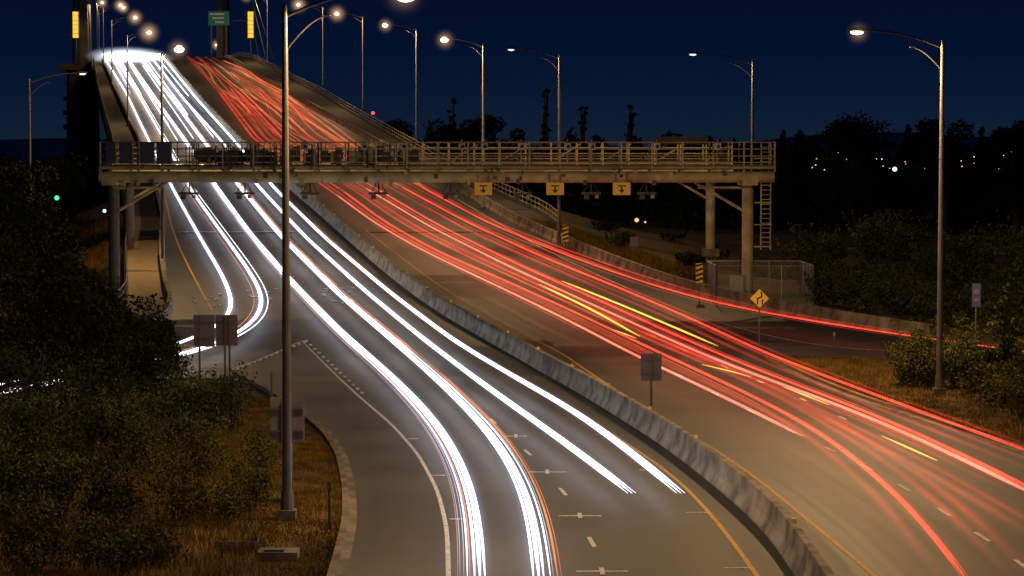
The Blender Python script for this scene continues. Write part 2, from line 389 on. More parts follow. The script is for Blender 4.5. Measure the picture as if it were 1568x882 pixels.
# pylons
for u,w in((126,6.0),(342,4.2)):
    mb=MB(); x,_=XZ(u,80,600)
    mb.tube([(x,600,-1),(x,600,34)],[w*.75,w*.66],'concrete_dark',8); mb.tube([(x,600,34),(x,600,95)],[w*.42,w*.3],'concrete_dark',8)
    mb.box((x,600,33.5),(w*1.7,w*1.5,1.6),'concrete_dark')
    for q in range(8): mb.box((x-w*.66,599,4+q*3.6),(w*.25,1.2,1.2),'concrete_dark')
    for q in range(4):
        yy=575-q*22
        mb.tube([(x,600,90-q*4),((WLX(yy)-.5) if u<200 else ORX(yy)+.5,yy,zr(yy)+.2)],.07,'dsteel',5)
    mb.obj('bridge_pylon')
for u in(116,384):
    mb=MB(); x,z=XZ(u,38,560); s=560/3600
    mb.box((x,560,z),(1.6,.5,6.6),'black')
    for i in range(6): mb.box((x,559.7,z-2.6+i*1.04),(1.3,.15,.94),'amber')
    mb.tube([(x,560.4,z-3.3),(x,560.4,zr(560)-1)],.15,'dsteel')
    mb.tube([(x,560.4,z+1),(x+(-4.5 if u>200 else 3),560.4,z+1)],.12,'dsteel')
    mb.obj('lane_signal')
mb=MB(); x,z=XZ(335,28,560); mb.box((x,560,z),(5.0,.2,3.4),'green'); 
for q in range(3): mb.box((x-.4+q*.3,559.86,z+1-q*.95),(3.4-q*.7,.04,.34),'white')
mb.tube([(x-1.8,560.3,z+1.7),(x-1.8,560.3,zr(560))],.14,'dsteel'); mb.tube([(x+1.8,560.3,z+1.7),(x+1.8,560.3,zr(560))],.14,'dsteel'); mb.obj('highway_sign')

# ------------------------------------------------------------ markings
def ribbon(mb,B,w,k,dz=.008):
    L=offs(B,-w/2);R=offs(B,w/2); vs=[];fs=[]
    for a,b in zip(L,R): vs+=[(a[0],a[1],zr(a[1])+dz),(b[0],b[1],zr(b[1])+dz)]
    for i in range(len(B)-1): fs.append((2*i,2*i+1,2*i+3,2*i+2))
    mb.add(vs,fs,k)
mk=MB()
ribbon(mk,ground_path([(687,900),(685,810),(670,750),(640,695),(600,650),(545,603),(500,560),(462,521)],0,1,2),.12,'white')
ribbon(mk,ground_path([(460,523),(410,545),(355,566)],0,1,1),.12,'white')
ribbon(mk,ground_path([(1175,905),(1110,812),(1050,745),(1000,705),(920,655),(850,610),(740,552),(625,468),(480,340)],0,1,3),.13,'yellow')
ribbon(mk,ground_path([(1360,900),(1290,840),(1240,800),(1180,748),(1110,698),(960,608),(860,540),(700,455),(560,352)],0,1,3),.13,'yellow')
ribbon(mk,ground_path([(325,475),(300,430),(275,380),(262,345),(250,290),(225,215),(190,140)],0,1,3),.13,'yellow')
ribbon(mk,ground_path([(1500,538),(1350,540),(1250,530),(1150,508),(1040,475),(940,432),(830,380),(700,305)],0,1,3),.12,'white')
def dashes(px,ln,w=.12,k='white'):
    for (u,v),(u2,v2) in zip(px[:-1],px[1:]):
        a=P(u,v);b=P(u2,v2);d=(b-a).normalized(); ribbon(mk,np.array([tuple(a-d*ln/2),tuple(a+d*ln/2)]),w,k)
dashes([(906,830),(862,753),(808,693),(755,645),(700,600),(655,560),(612,522),(575,490),(540,460),(505,430)],1.6)
dashes([(1565,865),(1504,822),(1445,784),(1384,747),(1327,716),(1270,688),(1210,660),(1150,630),(1095,603),(1040,575),(985,549),(930,522),(880,498),(830,473),(780,449),(730,424),(685,400)],1.5)
dashes([(1290,640),(1230,612),(1165,585),(1110,562),(1050,537),(1000,514),(950,490),(900,467),(850,443),(805,420),(760,400),(715,375)],1.2)
for u,v,w in((922,875,80),(888,790,66),(838,723,58),(790,668,34),(480,460,12),(412,455,14)):
    p=P(u,v); s=p.y/F; mk.box((p.x,p.y,zr(p.y)+.006),(w*s,.13,.008),'white'); mk.box((p.x,p.y,zr(p.y)+.014),(.12,1.0,.004),'white')
for u,v,w in((1128,870,40),(1068,785,36),(992,720,26),(925,665,20),(700,795,24),(672,728,20),(632,672,16)):
    p=P(u,v); s=p.y/F; mk.box((p.x,p.y,zr(p.y)+.006),(w*s,.12,.008),'white')
for a,b in(((272,357),(452,354)),((566,355),(738,354))):
    p,q=P(*a),P(*b); y=(p.y+q.y)/2; mk.box(((p.x+q.x)/2,y,zr(y)+.03),(q.x-p.x,1.4,.008),'white')
for a,b,n in(((462,523),(545,603),14),((460,524),(355,566),13)):
    for i in range(n):
        t=i/(n-1); p=P(a[0]+(b[0]-a[0])*t,a[1]+(b[1]-a[1])*t); mk.box((p.x+.25,p.y,p.z+.04),(.14,.3,.07),'white')
for (u0,v0) in((518,452),(400,452),(320,455)):
    for i in range(14):
        p=P(u0+random.uniform(-24,24),v0+random.uniform(-12,14)); mk.box((p.x,p.y,p.z+.03),(.16,.8,.01),'white',.2)
mk.obj('road_markings')

# ------------------------------------------------------------ light trails
def tpath(px,h,o=0,jit=0,sig=6.0):
    B=smoothpath([P(u,v,h) for u,v in px],2.0,sig)
    if jit:
        ph=random.uniform(0,6); w=random.uniform(.02,.05)
        B=B+(o+jit*np.sin(np.arange(len(B))*2*w+ph))[:,None]*np.array([[1,0,0]])
    elif o: B=offs(B,o)
    return B
def thread(mb,px,h,r,k,o=0,jit=0,fg=.7,sig=6.0,part=None):
    B=tpath(px,h,o,jit,sig)
    if part: n=len(B); B=B[int(n*part[0]):max(int(n*part[0])+4,int(n*part[1]))]
    n=len(B)
    rr=[max(.15,min(1,(i+.3)/2.5,(n-i-.7)/2.5))*r*(1 if p[1]<220 else 1+(p[1]-220)/260*fg) for i,p in enumerate(B)]
    mb.tube([tuple(p) for p in B],rr,k,6)
def bandof(rb,px,h,w,k,o=0,jit=0,fg=1.0,part=None):
    B=tpath(px,h,o,jit)
    if part: n=len(B); B=B[int(n*part[0]):max(int(n*part[0])+4,int(n*part[1]))]
    rb.band(B,[w*(1 if p[1]<220 else 1+(p[1]-220)/260*fg) for p in B],k)
W={
 1:[(160,88),(192,140),(228,215),(268,295),(310,370),(340,420),(355,455),(357,475),(345,495),(300,518),(230,543),(100,568),(0,590),(-120,612)],
 2:[(175,88),(212,145),(252,215),(292,290),(335,350),(375,405),(400,445),(404,470),(385,500),(340,525),(250,552),(100,580),(0,600),(-120,625)],
 3:[(195,88),(238,150),(288,220),(335,290),(382,355),(442,425),(520,505),(600,575),(660,635),(698,690),(722,745),(733,800),(736,900)],
 4:[(213,88),(262,150),(312,217),(370,290),(430,362),(520,452),(600,520),(680,590),(750,660),(797,730),(820,800),(827,900)],
 5:[(232,88),(280,150),(336,212),(400,290),(470,365),(560,446),(650,520),(740,588),(830,652),(900,702),(968,755)],
 6:[(250,88),(300,150),(356,212),(422,290),(500,366),(600,450),(700,525),(790,578),(880,628),(965,690),(1043,755)]}
hd=MB(); hb=RB()
for i,px in W.items():
    hh=.68; f=.8 if i<3 else 1.0
    thread(hd,px,hh,.05*f,'hw',0,fg=1.0); thread(hd,px,hh+.03,.034*f,'hw',.12*f); thread(hd,px,hh-.03,.032*f,'hw',-.11*f)
    bandof(hb,px,hh+.005,.75,'b_hw',0)
    if i in(3,4): thread(hd,px,hh+.05,.02,'hw',.28 if i!=4 else -.26); thread(hd,px,hh+.0,.01,'hw2',.36 if i!=4 else -.33)
    if i==2: thread(hd,px,hh+.05,.025,'hw',-.4)
    if i==3: thread(hd,px,.8,.018,'or',.22); thread(hd,px,.7,.008,'hw2',.45); thread(hd,px,.7,.008,'or',.5)
    if i==4: thread(hd,px,.75,.028,'or',-.42); thread(hd,px,.9,.008,'or',-.5)
    if i==2: thread(hd,px,.8,.018,'or',.42)
for j in range(14):
    t=random.random(); a=random.uniform(0,.6); b=min(1,a+random.uniform(.2,.5)) if a>0.3 else random.uniform(.25,.75)
    top=(156+96*t,86); bot=(222+140*t,216)
    q=[(top[0]+(bot[0]-top[0])*s,top[1]+(bot[1]-top[1])*s) for s in np.linspace(a*.2,b,5)]
    thread(hd,q,.7,.055,'hw' if j%3 else 'hw2',0)
for j in range(60):
    y=random.uniform(545,610); t=random.random(); x=LX(y)+1+(MX(y)-LX(y)-2)*t
    for dx in(-.7,.7): 
        r=random.uniform(.14,.3); hd.ell((x+dx,y,zr(y)+random.uniform(.6,1.1)),(r,r,r),'hw3',7,5)
ho=hd.obj('headlight_trails'); o=hb.obj('soft_streaks'); uvsheet(o,hb.uv); o.parent=ho
glowball('glow_halo',(XZ(200,84,555)[0],555,zr(555)+.9),(11,26,2.7),'halo_c',ho)  # added glow over the headlights at the crest, a self-lit volume

def rpre(t): return [(285+47*t,86),(335+100*t,140),(388+150*t,212)]
R=[
 (0.0,[(515,298),(575,342),(650,385),(760,437),(870,490),(980,548),(1100,603),(1230,668)],'pk',.04),
 (.05,[(525,292),(590,340),(670,385),(780,432),(900,487),(1010,540),(1130,595),(1250,655),(1340,725),(1420,800),(1490,900)],'rd',.034),
 (.12,[(540,290),(620,345),(720,395),(830,445),(950,500),(1060,547),(1160,588),(1300,660),(1400,708),(1500,770),(1600,830)],None,.05),
 (.3,[(560,288),(660,348),(780,408),(900,463),(1010,513),(1110,557),(1230,600),(1350,645),(1480,705),(1600,765)],'pk',.045),
 (.37,[(575,288),(672,345),(794,405),(914,458),(1024,508),(1124,552),(1244,598),(1374,648),(1500,708),(1600,758)],'rd',.035),
 (.52,[(600,288),(698,345),(818,400),(938,450),(1054,500),(1150,546),(1285,602),(1425,657),(1600,728)],None,.045),
 (.6,[(615,286),(715,340),(835,395),(955,443),(1075,495),(1165,538),(1310,593),(1450,645),(1600,700)],'rd',.042),
 (.8,[(645,286),(745,340),(850,384),(960,424),(1070,458),(1190,484),(1300,501),(1430,520),(1600,542)],'rd',.03),
 (.84,[(652,286),(754,339),(860,380),(970,418),(1080,452),(1195,479),(1306,497),(1430,515),(1600,538)],None,.05),
 (.2,[(550,290),(640,348),(750,402),(865,455),(980,508),(1085,552),(1190,595),(1330,672),(1440,745),(1560,850),(1600,900)],None,.045)]
tl=MB(); tb=RB()
for t,px,k,r in R:
    q=rpre(t)+px; far=q[:4]
    bandof(tb,q[1:],.84,.5 if k else .6,'b_rd' if k else 'b_rd2')
    bandof(tb,q[2:],.8,.5,'b_rd2',random.choice([-1,1])*random.uniform(.4,.7))
    if k:
        thread(tl,q[3:],.85,r,k,0); thread(tl,far,.85,r*.35,'rd',0)
        thread(tl,q[3:],.87,r*.4,'rd',r*2.0); thread(tl,q[3:],.83,r*.35,'rd',-r*2.2)
        for n in range(2):
            a=random.uniform(.16,.5)*random.choice([-1,1]); s0=random.uniform(0,.4); thread(tl,q[3:],.8+random.uniform(-.15,.25),random.uniform(.007,.014),'rd',a,part=(s0,s0+random.uniform(.3,.6)))
    else:
        for n in range(2): s0=random.uniform(0,.5); thread(tl,q[3:],.85,.012,'rd',random.uniform(-.25,.25),part=(s0,s0+random.uniform(.2,.5)))
for j in range(30):
    t=random.random()**.9; e=rpre(t)+[(515+160*t,290)]; s0=random.uniform(0,.5); pp=(s0,min(1,s0+random.uniform(.3,.8)))
    if j%2: thread(tl,e,random.uniform(.8,1.3),random.uniform(.012,.024),random.choice(['rd','rd','or']),0,jit=random.uniform(.2,1.1),part=pp)
    else: bandof(tb,e,random.uniform(.8,1.2),.45,random.choice(['b_rd','b_rd2','b_or']),0,jit=random.uniform(.2,1.0),part=pp)
for q in([(825,435),(900,470),(980,515)],[(860,430),(960,470),(1100,530)],[(1075,558),(1110,566),(1150,577)],[(1200,592),(1270,620)],[(1350,667),(1435,705)],[(940,505),(975,518)]):
    thread(tl,q,1.0,.04,'yl',0); thread(tl,q,1.02,.014,'or',.09); bandof(tb,q,1.0,.4,'b_or')
to=tl.obj('taillight_trails'); o=tb.obj('soft_streaks'); uvsheet(o,tb.uv); o.parent=to

# ------------------------------------------------------------ street lamps
WARM=(1,.62,.28)
def lamp(base,h,arm,lit=1,power=6500,side=-1,col=WARM,k='pole',name='street_lamp',glow=0):
    mb=MB(); x,y,z=base
    mb.box((x,y,z+.1),(.5,.5,.26),'kerb'); mb.tube([(x,y,z+.23),(x,y,z+.75)],[.19,.17],k,10)
    mb.tube([(x,y,z+.7),(x,y,z+h)],[.135,.08],k,12)
    zt=z+h
    pts=[(x,y,zt-.35)]+[(x+side*arm*t,y,zt-.35+.75*(1-(1-t)**2.0)) for t in np.linspace(.1,1,9)]
    mb.tube(pts,.045,k,7)
    pts=[(x,y,zt-1.3)]+[(x+side*arm*.42*t,y,zt-1.3+1.0*math.sin(t*math.pi/2)) for t in np.linspace(.15,1,7)]
    mb.tube(pts,.03,k,7)
    hx=x+side*(arm+.3); hz=zt+.38
    mb.ell((hx,y,hz+.06),(.46,.19,.11),k,12,6)
    if lit==2: mb.ell((hx+side*.05,y,hz-.06),(.36,.28,.26),'lamp',12,8); mb.ell((hx+side*.05,y-.18,hz-.1),(.17,.17,.15),'lampcore',8,6)
    elif lit==1: mb.ell((hx+side*.05,y,hz-.05),(.28,.17,.11),'lamp',12,8)
    else: mb.ell((hx+side*.05,y,hz-.03),(.26,.16,.09),'lampdim',12,8)
    o=mb.obj(name,False)
    if power:
        l=bpy.data.lights.new('lamp_light','SPOT'); l.energy=power*.72; l.color=col; l.spot_size=math.radians(179); l.spot_blend=.12; l.shadow_soft_size=.2
        lo=bpy.data.objects.new('lamp_light',l); lo.location=(hx,y,hz-.4); S.collection.objects.link(lo); lo.parent=o
    if glow: glowball('glow_halo',(hx,y-.1,hz-.08),(glow,glow,glow),'halo_w',o)  # added glow around the lamp head, a self-lit ball of volume
    return o
def lampat(u,y,h,arm,side=-1,lit=1,power=6500,z=None,**k):
    zz=zr(y) if z is None else z; x,_=XZ(u,245+(HC-zz)*F/y,y); lamp((x,y,zz),h,arm,lit,power,side,**k)
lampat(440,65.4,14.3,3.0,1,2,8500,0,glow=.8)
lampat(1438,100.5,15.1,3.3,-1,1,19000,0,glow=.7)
lampat(1151,167,15.0,3.9,-1,0,5000)
lampat(856,184,15.0,3.4,-1,0,6000)
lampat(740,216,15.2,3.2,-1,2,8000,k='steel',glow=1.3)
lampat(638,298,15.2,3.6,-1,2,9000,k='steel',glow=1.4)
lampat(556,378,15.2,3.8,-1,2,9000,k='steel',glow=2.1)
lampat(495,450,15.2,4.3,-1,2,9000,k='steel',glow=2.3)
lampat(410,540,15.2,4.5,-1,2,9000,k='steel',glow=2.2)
lampat(48,174,15.0,3.6,1,0,0,1.0)
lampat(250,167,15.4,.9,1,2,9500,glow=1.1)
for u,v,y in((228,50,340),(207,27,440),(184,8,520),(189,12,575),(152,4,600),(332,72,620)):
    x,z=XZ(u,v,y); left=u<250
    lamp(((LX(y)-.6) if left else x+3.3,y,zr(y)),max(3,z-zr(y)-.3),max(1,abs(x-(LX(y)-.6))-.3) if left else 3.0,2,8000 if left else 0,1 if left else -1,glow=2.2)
lamp((26,60,0),15,3.3,1,7000,-1); lamp((-10,28,0),14.3,3.0,1,4500,1); lamp((24,24,0),15,3.3,1,4500,-1)

# ------------------------------------------------------------ gantries
M['blue_dk']=mat('cabinet_grey_blue',(.05,.06,.09),(.06,.07,.1),rough=.4)
def gantry(y,uL,uR,zb,zground,front=True,name='toll_gantry'):
    mb=MB(); xl,_=XZ(uL,270,y); xr,_=XZ(uR,270,y)
    D=2.6
    for yy in(y-D/2,y+D/2):
        mb.tube([(xl,yy,zb+.42),(xr,yy,zb+.42)],.36,'gsteel',14)
        mb.tube([(xl,yy,zb+1.02),(xr,yy,zb+1.02)],.1,'gsteel',8)
    n=int((xr-xl)/1.9)
    mb.box(((xl+xr)/2,y,zb+1.16),(xr-xl,D+.5,.08),'dsteel')
    for i in range(n+1):
        x=xl+(xr-xl)*i/n
        mb.tube([(x,y-D/2,zb+.4),(x,y+D/2,zb+.4)],.07,'gsteel',6)
        if i<n: mb.tube([(x,y-D/2,zb+.45),(x+(xr-xl)/n,y+D/2,zb+.45)],.05,'gsteel',6)
        for yy in(y-D/2-.2,y+D/2+.2):
            mb.box((x,yy,zb+1.9),(.09,.09,1.5),'gsteel')
            mb.box((x,yy,zb+.95),(.14,.14,.35),'gsteel')
        if i%3==0: mb.tube([(x-.08,y-D/2,zb+.42),(x+.08,y-D/2,zb+.42)],.4,'gsteel',14); 
    for yy in(y-D/2-.2,y+D/2+.2):
        for zz in(2.62,2.2,1.75,1.35): mb.tube([(xl,yy,zb+zz),(xr,yy,zb+zz)],.038,'gsteel',6)
        for i in range(int((xr-xl)/4)):
            if random.random()<.5: 
                x=xl+2+i*4; mb.tube([(x,yy,zb+1.3),(x+1.9,yy,zb+2.5)],.03,'gsteel',5)
    xp,_=XZ(1145 if front else 1088,300,y); xq,_=XZ(174 if front else 198,300,y)
    for x,s in((xp,-1),(xq,1)):
        for yy in((y,) if s==-1 else (y,)):
            mb.tube([(x,yy,zground-.5),(x,yy,zb+.5)],.36,'gsteel' if s==-1 else 'dsteel',14)
            mb.box((x,yy,zground+.25),(1.3,1.3,.6),'kerb')
            mb.box((x,yy,zb+.15),(.95,D+.9,.5),'gsteel')
            mb.tube([(x,yy,zb-1.9),(x+s*3.4,yy,zb+.1)],.1,'gsteel',8)
            mb.tube([(x,yy-.3,zb-.25),(x+s*3.2,yy-.3,zb-.25)],.09,'gsteel',8)
    if front:
        for dx in(.75,1.35):
            mb.box((xp+dx,y-.9,(zb-4.2+zb+2.6)/2),(.08,.08,6.8),'gsteel')
        for i in range(22): mb.box((xp+1.05,y-.9,zb-4+i*.3),(.6,.05,.05),'gsteel')
        for q in range(5): mb.box((xp+.9,y-.6,zb-4+q*1.4),(1.1,.5,.07),'gsteel')
        for u,w in((178,14),(200,20),(232,22),(258,22)):
            x,_=XZ(u,235,y); mb.box((x,y-D/2-.5,zb+1.95),(w/24,.4,1.35),'blue_dk')
        x0,_=XZ(300,235,y); x1,_=XZ(640,235,y)
        for i in range(90):
            x=random.uniform(x0,x1); w=random.uniform(.15,.7); mb.box((x,y+random.uniform(-1.2,1.2),zb+1.3+random.uniform(.1,.7)),(w,.3,random.uniform(.3,1.1)),random.choice(['dsteel','dsteel','dsteel','gsteel','pole','blue_dk']))
        for i in range(90):
            x=random.uniform(x0-4,x1); z0=zb+random.uniform(.9,1.4); mb.box((x,y-1.55,z0+.6),(.05,.05,1.3),'dsteel')
        for u in(708,742,798,868,1003,1095,560,470,620,905):
            x,_=XZ(u,225,y); mb.box((x,y-1.7,zb+2.35),(.42,.3,.42),'steel'); mb.tube([(x,y-1.6,zb+1.3),(x,y-1.6,zb+2.8)],.04,'gsteel',6); mb.box((x+.05,y-1.86,zb+2.35),(.2,.06,.2),'black')
        for u in(290,375,475,580,690,800,905,990):
            x,_=XZ(u,298,y); mb.tube([(x,y,zb+.1),(x,y,zb-.55)],.05,'dsteel',6)
            mb.box((x,y-.2,zb-.62),(1.2,.8,.14),'dsteel'); mb.box((x-.3,y-.5,zb-.85),(.3,.5,.28),'dsteel'); mb.box((x+.35,y-.5,zb-.82),(.22,.4,.22),'gsteel')
            mb.tube([(x-.5,y-.2,zb-.6),(x-.1,y,zb+.1)],.03,'dsteel',5); mb.tube([(x+.5,y-.2,zb-.6),(x+.1,y,zb+.1)],.03,'dsteel',5)
        for i in range(50):
            x=random.uniform(xl+1,xr-1); mb.box((x,y-1.55,zb+random.uniform(0,.9)),(random.uniform(.1,.3),.3,random.uniform(.12,.35)),random.choice(['gsteel','dsteel']))
        mb.tube([(xl,y-1.75,zb+.92),(xr,y-1.75,zb+.92)],.04,'dsteel',6)
        x,_=XZ(1045,215,y); mb.box((x,y+.8,zb+2.75),(3.4,.1,.5),'dsteel')
    return mb.obj(name)
gantry(150,160,1182,8.5,1.15,True); gantry(182,178,1118,8.75,2.6,False)
for u in(740,850,952):
    mb=MB(); x,z=XZ(u,289,148); w=27*148/F; h=19*148/F
    mb.box((x,148,z),(w,.06,h),'signyellow'); 
    for (dx,dz,a,b) in((0,.18,.5,.08),(0,.02,.09,.22)): mb.box((x+dx,147.96,z+dz),(a,.02,b),'black')
    mb.add([(x-.2,147.95,z-.06),(x+.2,147.95,z-.06),(x,147.95,z-.28)],[(0,1,2)],'black')
    for dx in(-.35,.35): mb.box((x+dx,148.1,z+.6),(.05,.05,.6),'dsteel')
    mb.obj('lane_sign')

# fence enclosure
mb=MB(); x0,_=XZ(1097,430,146); x1,_=XZ(1234,430,150); zf=zr(148)-.2
cor=[(x0,146),(x1,146),(x1,153),(x0,153),(x0,146)]
for (ax,ay),(bx,by) in zip(cor[:-1],cor[1:]):
    L=math.hypot(bx-ax,by-ay); n=max(2,int(L/1.6))
    for i in range(n+1):
        t=i/n; mb.tube([(ax+(bx-ax)*t,ay+(by-ay)*t,zf-1),(ax+(bx-ax)*t,ay+(by-ay)*t,zf+2.6)],.035,'steel',6)
    for zz in(.15,2.55): mb.tube([(ax,ay,zf+zz),(bx,by,zf+zz)],.025,'steel',5)
    m=int(L/.2)
    for i in range(-12,m):
        a=max(0,i);b=min(m,i+12)
        if b<=a: continue
        def q(c): return (ax+(bx-ax)*c/m,ay+(by-ay)*c/m)
        mb.tube([(*q(a),zf+.1+(a-i)*.204),(*q(b),zf+.1+(b-i)*.204)],.006,'steel',3,False)
        mb.tube([(*q(a),zf+2.55-(a-i)*.204),(*q(b),zf+2.55-(b-i)*.204)],.006,'steel',3,False)
mb.box((x0+1.6,149.5,zf+.8),(.9,.7,1.9),'steel')
mb.obj('chain_link_fence')

# ------------------------------------------------------------ signs
def sign(name,u0,v0,u1,v1,vbase,posts,k='signback',ground=None,py=None,rot=0):
    p=P((u0+u1)/2,vbase); y=py or p.y; xa,za=XZ(u0,v0,y); xb,zb=XZ(u1,v1,y)
    mb=MB(); cx=(xa+xb)/2; cz=(za+zb)/2
    mb.box((cx,y,cz),(xb-xa,.04,za-zb),k)
    for zz in(.25,.75): mb.box((cx,y-.05,zb+(za-zb)*zz),((xb-xa)*.96,.05,.07),'pole')
    for pu in posts:
        px,_=XZ(pu,v1,y); mb.box((px,y-.09 if k=='signback' else y+.07,(za+p.z)/2-.1),(.09,.07,za-p.z+.1),'pole')
    return mb.obj(name)
sign('highway_sign',296,482,329,531,592,[306]); sign('highway_sign',330,482,364,529,590,[345,352],py=P(347,590).y+.6)
sign('highway_sign',414,608,466,677,768,[434,446])
sign('highway_sign',981,541,1013,583,627,[997])
sign('highway_sign',336,829,362,905,960,[349],py=60); sign('highway_sign',363,829,397,905,960,[380],py=60.5)
def facesign(name,u,v,w,h,vbase,kind):
    p=P(u,vbase); y=p.y; x,z=XZ(u,v,y); s=y/F; mb=MB(); W_=w*s;H_=h*s
    mb.tube([(x,y+.06,p.z-.4),(x,y+.06,z+H_*.3)],.04,'pole',6)
    if kind=='diamond':
        a=W_/2; vs=[(x-a,y,z),(x,y,z-a),(x+a,y,z),(x,y,z+a)]; mb.add(vs+[(q[0],y+.02,q[2]) for q in vs],[(0,1,2,3),(7,6,5,4),(0,4,5,1),(1,5,6,2),(2,6,7,3),(3,7,4,0)],'signyellow')
        mb.tube([(x-.12,y-.01,z-.3),(x-.1,y-.01,z),(x+.12,y-.01,z+.1),(x+.1,y-.01,z+.35)],.045,'black',5)
        mb.tube([(x+.15,y-.01,z-.3),(x+.17,y-.01,z-.05)],.04,'black',5)
    elif kind=='chev':
        mb.box((x,y,z),(W_,.03,H_),'signyellow'); n=4
        for i in range(n):
            zz=z-H_/2+H_*(i+.2)/n; t=H_*.12
            mb.add([(x-W_/2,y-.02,zz),(x+W_/2,y-.02,zz+H_*.12),(x+W_/2,y-.02,min(zz+H_*.12+t,z+H_/2)),(x-W_/2,y-.02,zz+t)],[(0,1,2,3)],'black')
    else:
        mb.box((x,y,z),(W_,.03,H_),kind); mb.box((x,y-.02,z+H_*.15),(W_*.7,.01,H_*.2),'signback'); mb.box((x,y-.02,z-H_*.2),(W_*.6,.01,H_*.12),'signback')
    mb.obj(name)
facesign('warning_sign',1163,457,29,29,527,'diamond')
facesign('hazard_marker_sign',1071,418,11,30,462,'chev'); facesign('hazard_marker_sign',866,357,9,26,384,'chev')
facesign('road_sign',971,370,12,15,405,'signback'); facesign('route_sign',1495,452,13,36,560,'blue')
for u,v,h in((505,806,70),(1277,536,28),(416,612,42),(870,376,14)):
    p=P(u,v); s=p.y/F; mb=MB(); mb.tube([(p.x,p.y,p.z-.1),(p.x,p.y,p.z+h*s)],.045,'dsteel',7); mb.box((p.x,p.y-.05,p.z+h*s*.88),(.12,.03,.2),'signback' if u!=505 else 'dsteel'); mb.obj('marker_post')
mb=MB(); p=P(427,852); mb.box((p.x,p.y,.06),(1.0,.8,.2),'kerb'); mb.box((p.x-.1,p.y-.1,.19),(.5,.4,.06),'dsteel'); mb.obj('concrete_utility_pad')

# ------------------------------------------------------------ vegetation
def leaves(C,size,k,mb_v,mb_f,drop=0):
    n=len(C); a=rng.normal(size=(n,3)); a/=np.linalg.norm(a,axis=1)[:,None]; b=rng.normal(size=(n,3)); b-=a*(a*b).sum(1)[:,None]; b/=np.linalg.norm(b,axis=1)[:,None]
    s=size*rng.uniform(.6,1.4,n)[:,None]
    o=sum(len(x) for x in mb_v)
    V=np.stack([C-a*s,C+b*s*.5,C+a*s,C-b*s*.5],1).reshape(-1,3); mb_v.append(V)
    idx=np.arange(n)*4+o; mb_f.append(np.stack([idx,idx+1,idx+2,idx+3],1))
def blob(c,r,n):
    d=rng.normal(size=(n,3)); d/=np.linalg.norm(d,axis=1)[:,None]; rad=rng.uniform(.35,1,n)**.5
    rad*=1+.25*np.sin(d[:,0]*5+c[0])*np.sin(d[:,1]*4+d[:,2]*6+c[1])
    return np.array(c)+d*rad[:,None]*np.array(r)
def plantobj(name,V,Fc,k,wood=None):
    V=np.vstack(V);Fc=np.vstack(Fc); me=bpy.data.meshes.new(name)
    wv=wood.v if wood else []
    verts=[tuple(p) for p in V]+list(wv); faces=[tuple(f) for f in Fc.tolist()]+([tuple(i+len(V) for i in f) for f in wood.f] if wood else [])
    me.from_pydata(verts,[],faces); me.materials.append(M[k]); me.materials.append(M['bark'])
    if wood: me.polygons.foreach_set('material_index',[0]*len(Fc)+[1]*len(wood.f))
    me.update(); o=bpy.data.objects.new(name,me); S.collection.objects.link(o); return o
def shrubgeo(x,y,z,w,h,n,size,V,Fc,wood):
    k=random.randint(5,9)
    for i in range(k):
        a=random.uniform(0,6.28); rr=random.uniform(.1,.6)*w/2; cz=z+h*random.uniform(.2,.75); r=random.uniform(.22,.4)
        c=(x+math.cos(a)*rr,y+math.sin(a)*rr,cz); leaves(blob(c,(w*r,w*r,h*r*.9),n//k),size,None,V,Fc)
        wood.tube([(x,y,z-.1),((x+c[0])/2+.05,(y+c[1])/2,z+(cz-z)*.6),c],[.04,.025,.01],'bark',5)
    for i in range(14):
        a=random.uniform(0,6.28); q=np.array([x+math.cos(a)*w*.35,y+math.sin(a)*w*.35,z+h*.6]); d=np.array([math.cos(a)*.35,math.sin(a)*.35,.9])*h*.5
        leaves(q+d*rng.uniform(0,1,20)[:,None]+rng.normal(size=(20,3))*.07,size*.9,None,V,Fc)
def mass(name,lst,k,n=1800,size=.07):
    V=[];Fc=[];wd=MB()
    for x,y,w,h in lst: shrubgeo(x,y,terr(x,y),w,h,int(n*max(.4,w*h/5)),size,V,Fc,wd)
    return plantobj(name,V,Fc,k,wd)
def atv(u,v): p=P(u,v); return p.x,p.y
L1=[]; 
for u,v,w,h in((385,780,1.5,1.9),(350,800,1.8,1.3),(265,800,2.2,2.2),(300,730,2.2,2.0),(400,740,1.2,1.7),(230,860,2,1.2),(130,870,2,1.4)):
    L1.append((*atv(u,v),w,h))
mass('roadside_shrubs',L1,'leafy',2400,.05)
L2=[]
for u,v,w,h in((180,880,2.2,1.3),(60,870,2.6,2.0),(10,800,2.6,2.6),(170,800,2.5,2.2),(90,800,2.5,2.2),(320,690,2.6,2.9),(275,680,2.4,2.6),(355,665,1.8,2.2),(210,720,3,2.8),(130,720,3,2.6),(50,730,3,2.8),(230,640,3,2.6),(160,650,3.4,3),(80,660,3.4,3.2),(0,670,3.4,3.4),(-30,760,3,3)):
    L2.append((*atv(u,v),w,h))
mass('roadside_shrubs',L2,'leaf',2000,.06)
L5=[]
for i in range(26):
    y=random.uniform(150,225); x=WLX(y)-random.uniform(3,20); L5.append((x,y,random.uniform(1.5,3.5),random.uniform(.8,2.2)))
mass('embankment_shrubs',L5,'leafdark',500,.11)
L6=[]
for i in range(14):
    y=random.uniform(172,222); x=max(RX(y),ORX(y) if y>196 else 0)+random.uniform(4,16); L6.append((x,y,random.uniform(1.2,3),random.uniform(.5,1.5)))
mass('embankment_shrubs',L6,'leafdark',500,.1)
